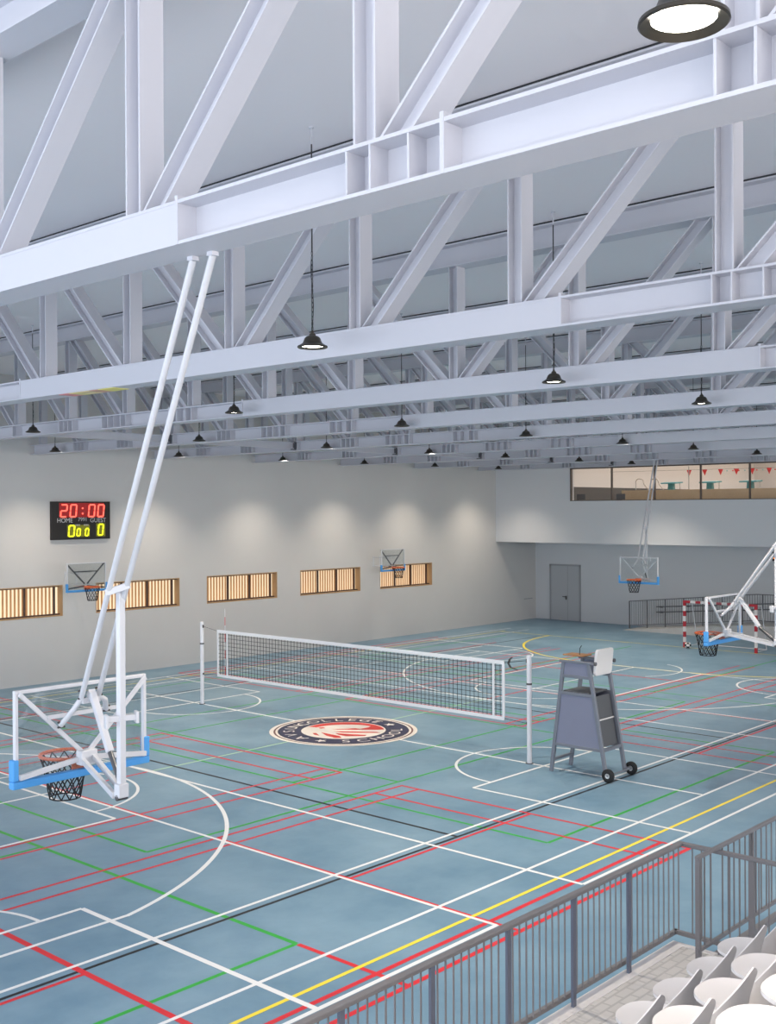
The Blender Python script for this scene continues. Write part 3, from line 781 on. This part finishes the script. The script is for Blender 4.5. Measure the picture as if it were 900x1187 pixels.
# ---------------------------------------------------------------- red and white goal and ball
gl = empty('handball_goal', (39.4, 18.83, 0), 'red and white striped goal frame at the far end of the court', 'goal')
def striped(p0, p1, n, name):
    p0 = Vector(p0); p1 = Vector(p1); m = M()
    for k in range(n):
        m.cur = k % 2; m.bar(p0+(p1-p0)*k/n, p0+(p1-p0)*(k+1)/n, .09, .09)
    m.build(name, [G_RED, G_WHITE], gl)
striped((0, 1.43, 0), (0, 1.43, 1.80), 9, 'goal_post'); striped((0, -1.43, 0), (0, -1.43, 1.80), 9, 'goal_post')
striped((0, 1.385, 1.755), (0, -1.385, 1.755), 13, 'crossbar')
m = M()
for y in (-1.40, 1.40):
    m.tube([(.04, y, 1.74), (.55, y, 1.70), (1.0, y, .03), (.04, y, .03)], .02, 8)
m.tube([(1.0, -1.40, .03), (1.0, 1.40, .03)], .02, 8); m.build('stay', WPAINT, gl)
bl = empty('ball', (39.05, 19.95, .125), 'black and white ball on the floor beside the left goal post', 'ball')
m = M(); nr, ns = 14, 24; vs = []; fs = []
prof = [(.125*math.sin(PI*i/nr), -.125*math.cos(PI*i/nr)) for i in range(nr+1)]
for i in range(nr):
    for j in range(ns):
        a0, a1 = 2*PI*j/ns, 2*PI*(j+1)/ns; (r0, h0), (r1, h1) = prof[i], prof[i+1]
        m.cur = 1 if ((i//3+(j//4)) % 2 == 0) else 0
        q = [(r0*math.cos(a0), r0*math.sin(a0), h0), (r0*math.cos(a1), r0*math.sin(a1), h0), (r1*math.cos(a1), r1*math.sin(a1), h1), (r1*math.cos(a0), r1*math.sin(a0), h1)]
        if r0 < 1e-6: q = q[1:]
        elif r1 < 1e-6: q = q[:3]
        m.poly(q)
m.build('ball_shell', [G_WHITE, L_BLACK], bl)

# far ramp and its fence
rp = M(); rp.add([(43.2, 25.2, 0), (45.19, 25.2, 0), (45.19, 10, 0), (43.2, 10, 0), (45.19, 19.3, .59), (43.2, 19.3, .59), (45.19, 10, .59), (43.2, 10, .59)],
                 [(0, 1, 2, 3), (0, 5, 4, 1), (5, 7, 6, 4), (0, 3, 7, 5), (1, 4, 6, 2), (3, 2, 6, 7)])
tag(rp.build('ramp', CONC), 'pale sloping access ramp along the back wall behind the goal', 'ramp')
fn = empty('ramp_fence', (44.0, 25.3, 0), 'dark barred fence rising along the access ramp at the back wall', 'fence')
zf = lambda d: .1*max(0, d-.1)
D = 7.6; zcap = lambda d: min(zf(d), .58)
def frail(h, name, w=.032):
    M().bar((0, 0, h), (0, -.1, h), w, w).build(name, FENCE, fn); M().bar((0, -.1, h), (0, -5.9, h+.58), w, w).build(name, FENCE, fn); M().bar((0, -5.9, h+.58), (0, -D, h+.58), w, w).build(name, FENCE, fn)
frail(1.22, 'top_rail'); frail(.14, 'bottom_rail', .03)
m0 = M().box(-.022, .022, -.022, .022, 0, 1.23).build('post', FENCE, fn)
k = 1
while k*.88 < D: share(m0, 'post', fn, (0, -k*.88, zcap(k*.88))); k += 1
b0 = M().box(-.006, .006, -.006, .006, .14, 1.21).build('baluster', FENCE, fn, loc=(0, -.11, 0))
k = 2
while k*.11 < D: share(b0, 'baluster', fn, (0, -k*.11, zcap(k*.11))); k += 1
wr = empty('wall_handrail', (XB, 24.6, 0), 'slim double wall handrail on the back wall behind the barred fence', 'handrail')
for h in (.62, .86): M().tube([(-.06, 0, h+.06), (-.06, -7, h+.62)], .022, 8).build('rail', FENCE, wr)
m = M()
for k in range(6):
    for h in (.66, .90): m.box(-.075, -.002, -.25-k*1.3-.06, -.25-k*1.3+.06, h+.08*k*1.3+.0, h+.08*k*1.3+.06)
m.build('bracket', FENCE, wr)

# ---------------------------------------------------------------- grandstand: platform, steps, rails, seats
ZPL = 1.17
gs = M()
gs.box(-3, 9.83, 3.9, 5.19, 0, ZPL-.012)
NS = 18
for k in range(NS):
    y1 = 3.9-.745*k; gs.box(-3, 9.83, max(YR+.02, y1-.745), y1, 0, 1.60+.48*min(k, 6))
gsb = tag(gs.build('grandstand', CONC), 'pale stepped seating stand with a walkway at the lower right', 'stand')
m = M(); m.box(-3, 9.76, 3.91, 5.05, ZPL-.012, ZPL); m.build('walkway_tiles', TILE, gsb)
m = M(); m.box(-3, 9.83, 5.05, 5.19, ZPL-.012, ZPL+.006); m.box(9.76, 9.83, 4.73, 5.05, ZPL-.012, ZPL+.006); m.build('edge_strip', SEATW, gsb)

r1 = empty('balustrade', (9.88, 5.13, ZPL), 'long grey barred balustrade along the front of the seating walkway', 'railing')
zt = .965
M().box(-6.2, .03, -.03, .03, zt-.035, zt).build('top_rail', RAIL, r1, bevel=.006)
M().box(-.03, .03, -2.6, -.03, zt-.035, zt).build('top_rail', RAIL, r1, bevel=.006)
M().box(-6.2, .02, .045, .08, .06, .10).build('bottom_rail', RAIL, r1)
M().box(-.02, .015, -2.6, .08, .06, .10).build('bottom_rail', RAIL, r1)
pp = M().box(-.024, .024, -.012, .012, 0.006, zt-.035).build('post', RAILP, r1, loc=(8.885-9.88, 0, 0))
for x in (7.97, 7.04, 6.11, 5.18, 4.25): share(pp, 'post', r1, (x-9.88, 0, 0))
pt = M().box(-.012, .012, -.024, .024, 0.006, zt-.035).build('post', RAIL, r1, loc=(0, -.72, -.001))
share(pt, 'post', r1, (0, -1.65, -.001))
bb = M().box(-.0055, .0055, .056, .067, .10, zt-.012).build('baluster', RAIL, r1, loc=(0, -.035, 0))
xs = []
px = [9.88, 8.885, 7.97, 7.04, 6.11, 5.18, 4.25]
for a, b in zip(px, px[1:]):
    n = 10
    for k in range(1, n): xs.append(a+(b-a)*k/n)
for x in xs: share(bb, 'baluster', r1, (x-9.88, -.035, 0))
bt = M().box(-.0055, .0055, -.0055, .0055, .10, zt-.02).build('baluster', RAIL, r1, loc=(0, -.12, 0))
for k in range(1, 26):
    y = -.12-.095*k
    if abs(y+.39) > .03: share(bt, 'baluster', r1, (0, y, 0))
r2 = empty('guard_rail', (9.47, 4.745, ZPL), 'dark barred guard rail beside the white seats at the right edge', 'railing')
zt2 = 1.005
M().box(-.03, 2.15, -.022, .022, zt2-.03, zt2).build('top_rail', RAIL, r2, bevel=.005)
M().box(-.03, 2.15, -.015, .015, .115, .145).build('bottom_rail', RAIL, r2)
M().box(.362, 2.15, -.03, .03, -.06, 0.0005).build('stringer', RAIL, r2)
p2 = M().box(-.019, .019, -.022, .022, 0.001, zt2-.03).build('post', RAIL, r2)
share(p2, 'post', r2, (1.15, 0, 0)); share(p2, 'post', r2, (2.10, 0, 0))
b2 = M().box(-.006, .006, -.006, .006, .145, zt2-.03).build('baluster', RAIL, r2, loc=(.125, 0, 0))
for k in range(2, 17):
    x = .125*k
    if abs(x-.41) > .04 and abs((x % 1.15)) > .04: share(b2, 'baluster', r2, (x, 0, 0))

def seat_proto():
    e = empty('stadium_seat', (0, 0, 0), '', 'seat', 'white seats of the stand')
    # local: +y is the front, pan top near z=0
    W, D = .235, .46; n = 40
    m = M()
    def plan(a, s=1.0):     # a = 0 at the back centre, runs round the seat
        x = W*s*math.copysign(abs(math.sin(a))**.8, math.sin(a)); y = .20-math.copysign(abs(math.cos(a))**.85, math.cos(a))*(.27 if math.cos(a) < 0 else .20)*s
        return x, y
    ringsz = [(.0, .0), (.5, -.012), (.85, -.004), (1.0, .012)]
    # pan shell, top and underside
    for zoff in (0, -.022):
        vs = [(0, .20, -.012+zoff)]; 
        for s, z in ringsz[1:]:
            for k in range(n): x, y = plan(2*PI*k/n, s if zoff == 0 else s*1.0); vs.append((x, y, z+zoff))
        fs = [(0, 1+k, 1+(k+1) % n) for k in range(n)]
        for i in range(2):
            for k in range(n): fs.append((1+i*n+k, 1+i*n+(k+1) % n, 1+(i+1)*n+(k+1) % n, 1+(i+1)*n+k))
        m.add(vs, fs)
    rim = []
    for zoff in (0, -.022):
        for k in range(n): x, y = plan(2*PI*k/n); rim.append((x, y, .012+zoff))
    m.add(rim, [(k, (k+1) % n, n+(k+1) % n, n+k) for k in range(n)])
    m.build('seat_pan', SEATW, e, smooth=True)
    # wrap-round backrest, tallest at the back centre
    b = M(); na = 36; nh = 6; amax = math.radians(92); th = .012
    def P(k, j, off):
        a = -amax+2*amax*k/na; t = abs(a)/amax; h = .425*(max(0, 1-t**1.1))**.9+.004
        x, y = plan(a, 1.0+off); f = j/nh
        return (x*(1-.02*f), y-.085*f*f*math.cos(a)*(h/.425), -.01+h*f)
    vs = [P(k, j, 0) for k in range(na+1) for j in range(nh+1)] + [P(k, j, .05) for k in range(na+1) for j in range(nh+1)]
    w = nh+1; N = (na+1)*w; fs = []
    for k in range(na):
        for j in range(nh):
            q = (k*w+j, (k+1)*w+j, (k+1)*w+j+1, k*w+j+1); fs.append(q); fs.append(tuple(N+i for i in reversed(q)))
        fs.append((k*w+nh, (k+1)*w+nh, N+(k+1)*w+nh, N+k*w+nh)); fs.append((k*w, N+k*w, N+(k+1)*w, (k+1)*w))
    b.add(vs, fs); b.build('backrest', SEATW, e, smooth=True)
    M().box(-.05, .05, .10, .26, -.415, -.03).build('pedestal', RAILP, e)
    return e
sp = seat_proto(); used = False
rowsx = {0: [6.07, 6.57, 7.07, 7.57, 8.07], 1: [5.21, 5.71, 6.21, 6.71], 2: [4.95, 5.45]}
RN = ['front', 'second', 'third']
for r, xs in rowsx.items():
    for i, x in enumerate(xs):
        o = sp if not used else copy_tree(sp); used = True
        o.location = (x, 3.38-.745*r, 2.015+.48*r)
        o['label'] = 'white plastic stadium seat, %s from the left in the %s row of the stand' % (ORD[i], RN[r])

# ---------------------------------------------------------------- light
def area(name, loc, rot, sx, sy, power, col):
    l = bpy.data.lights.new(name, 'AREA'); l.shape = 'RECTANGLE'; l.size = sx; l.size_y = sy; l.energy = power; l.color = col
    o = bpy.data.objects.new(name, l); C.objects.link(o); o.location = loc; o.rotation_euler = rot; return o
# fill lights added outside the unseen front openings, tilted up towards the ceiling
w5 = (YW-YR-.8)/5
for k in range(5):
    yc = YR+.8+(w5-.8)/2+k*w5
    area('daylight_fill', (XF-.32, yc, 3.25), (0, -PI/2-math.radians(22), 0), 5.4, w5-.9, 560, (.80, .88, 1.0))
for k in range(10):  # more fill added outside the unseen right wall, for ceiling and truss sides
    area('daylight_fill', (XF-.3+.8+2.24+k*5.28, YR-.32, 6.5), (PI/2+math.radians(20), 0, 0), 4.3, 2.9, 400, (1.0, .97, .945))
# pendant lamps
for x, y, key in lamp_pts:
    l = bpy.data.lights.new('lamp_light', 'SPOT'); l.energy = 520 if key == 'wall' else 840; l.color = (1, .88, .72); l.spot_size = math.radians(112); l.spot_blend = .95; l.shadow_soft_size = .11
    o = bpy.data.objects.new('lamp_light', l); C.objects.link(o); o.location = (x, y, ZL-.03)
# pool hall ceiling lights
area('pool_ceiling_light', (57, 22, 9.25), (0, 0, 0), 26, 13, 1750, (1, .955, .92))

wd = bpy.data.worlds.new('world'); bpy.context.scene.world = wd; wd.use_nodes = True
wd.node_tree.nodes['Background'].inputs['Color'].default_value = (.80, .88, 1, 1)
wd.node_tree.nodes['Background'].inputs['Strength'].default_value = 1.0

# ---------------------------------------------------------------- camera
cam = bpy.data.cameras.new('camera'); co = bpy.data.objects.new('camera', cam); C.objects.link(co)
cam.sensor_fit = 'HORIZONTAL'; cam.sensor_width = 36; cam.lens = 1285.86/900*36; cam.clip_end = 300; cam.clip_start = .05
yaw, pit, rol = .73594, -.00251929, .00502926
fw = Vector((math.cos(yaw)*math.cos(pit), math.sin(yaw)*math.cos(pit), math.sin(pit))); rt = Vector((math.sin(yaw), -math.cos(yaw), 0)); dn = fw.cross(rt)
r2v = rt*math.cos(rol)+dn*math.sin(rol); d2v = dn*math.cos(rol)-rt*math.sin(rol)
mw = Matrix(((r2v.x, -d2v.x, -fw.x), (r2v.y, -d2v.y, -fw.y), (r2v.z, -d2v.z, -fw.z))).to_4x4(); mw.translation = (0, 0, 5.38)
co.matrix_world = mw
sc = bpy.context.scene; sc.camera = co
sc.view_settings.view_transform = 'Standard'; sc.view_settings.look = 'None'; sc.view_settings.gamma = 1; sc.view_settings.exposure = 0.16
try: sc.view_settings.use_curve_mapping = False
except Exception: pass
sc.cycles.use_denoising = True
sc.cycles.max_bounces = 8; sc.cycles.diffuse_bounces = 5; sc.cycles.transparent_max_bounces = 16
sc.cycles.sample_clamp_indirect = 4.0
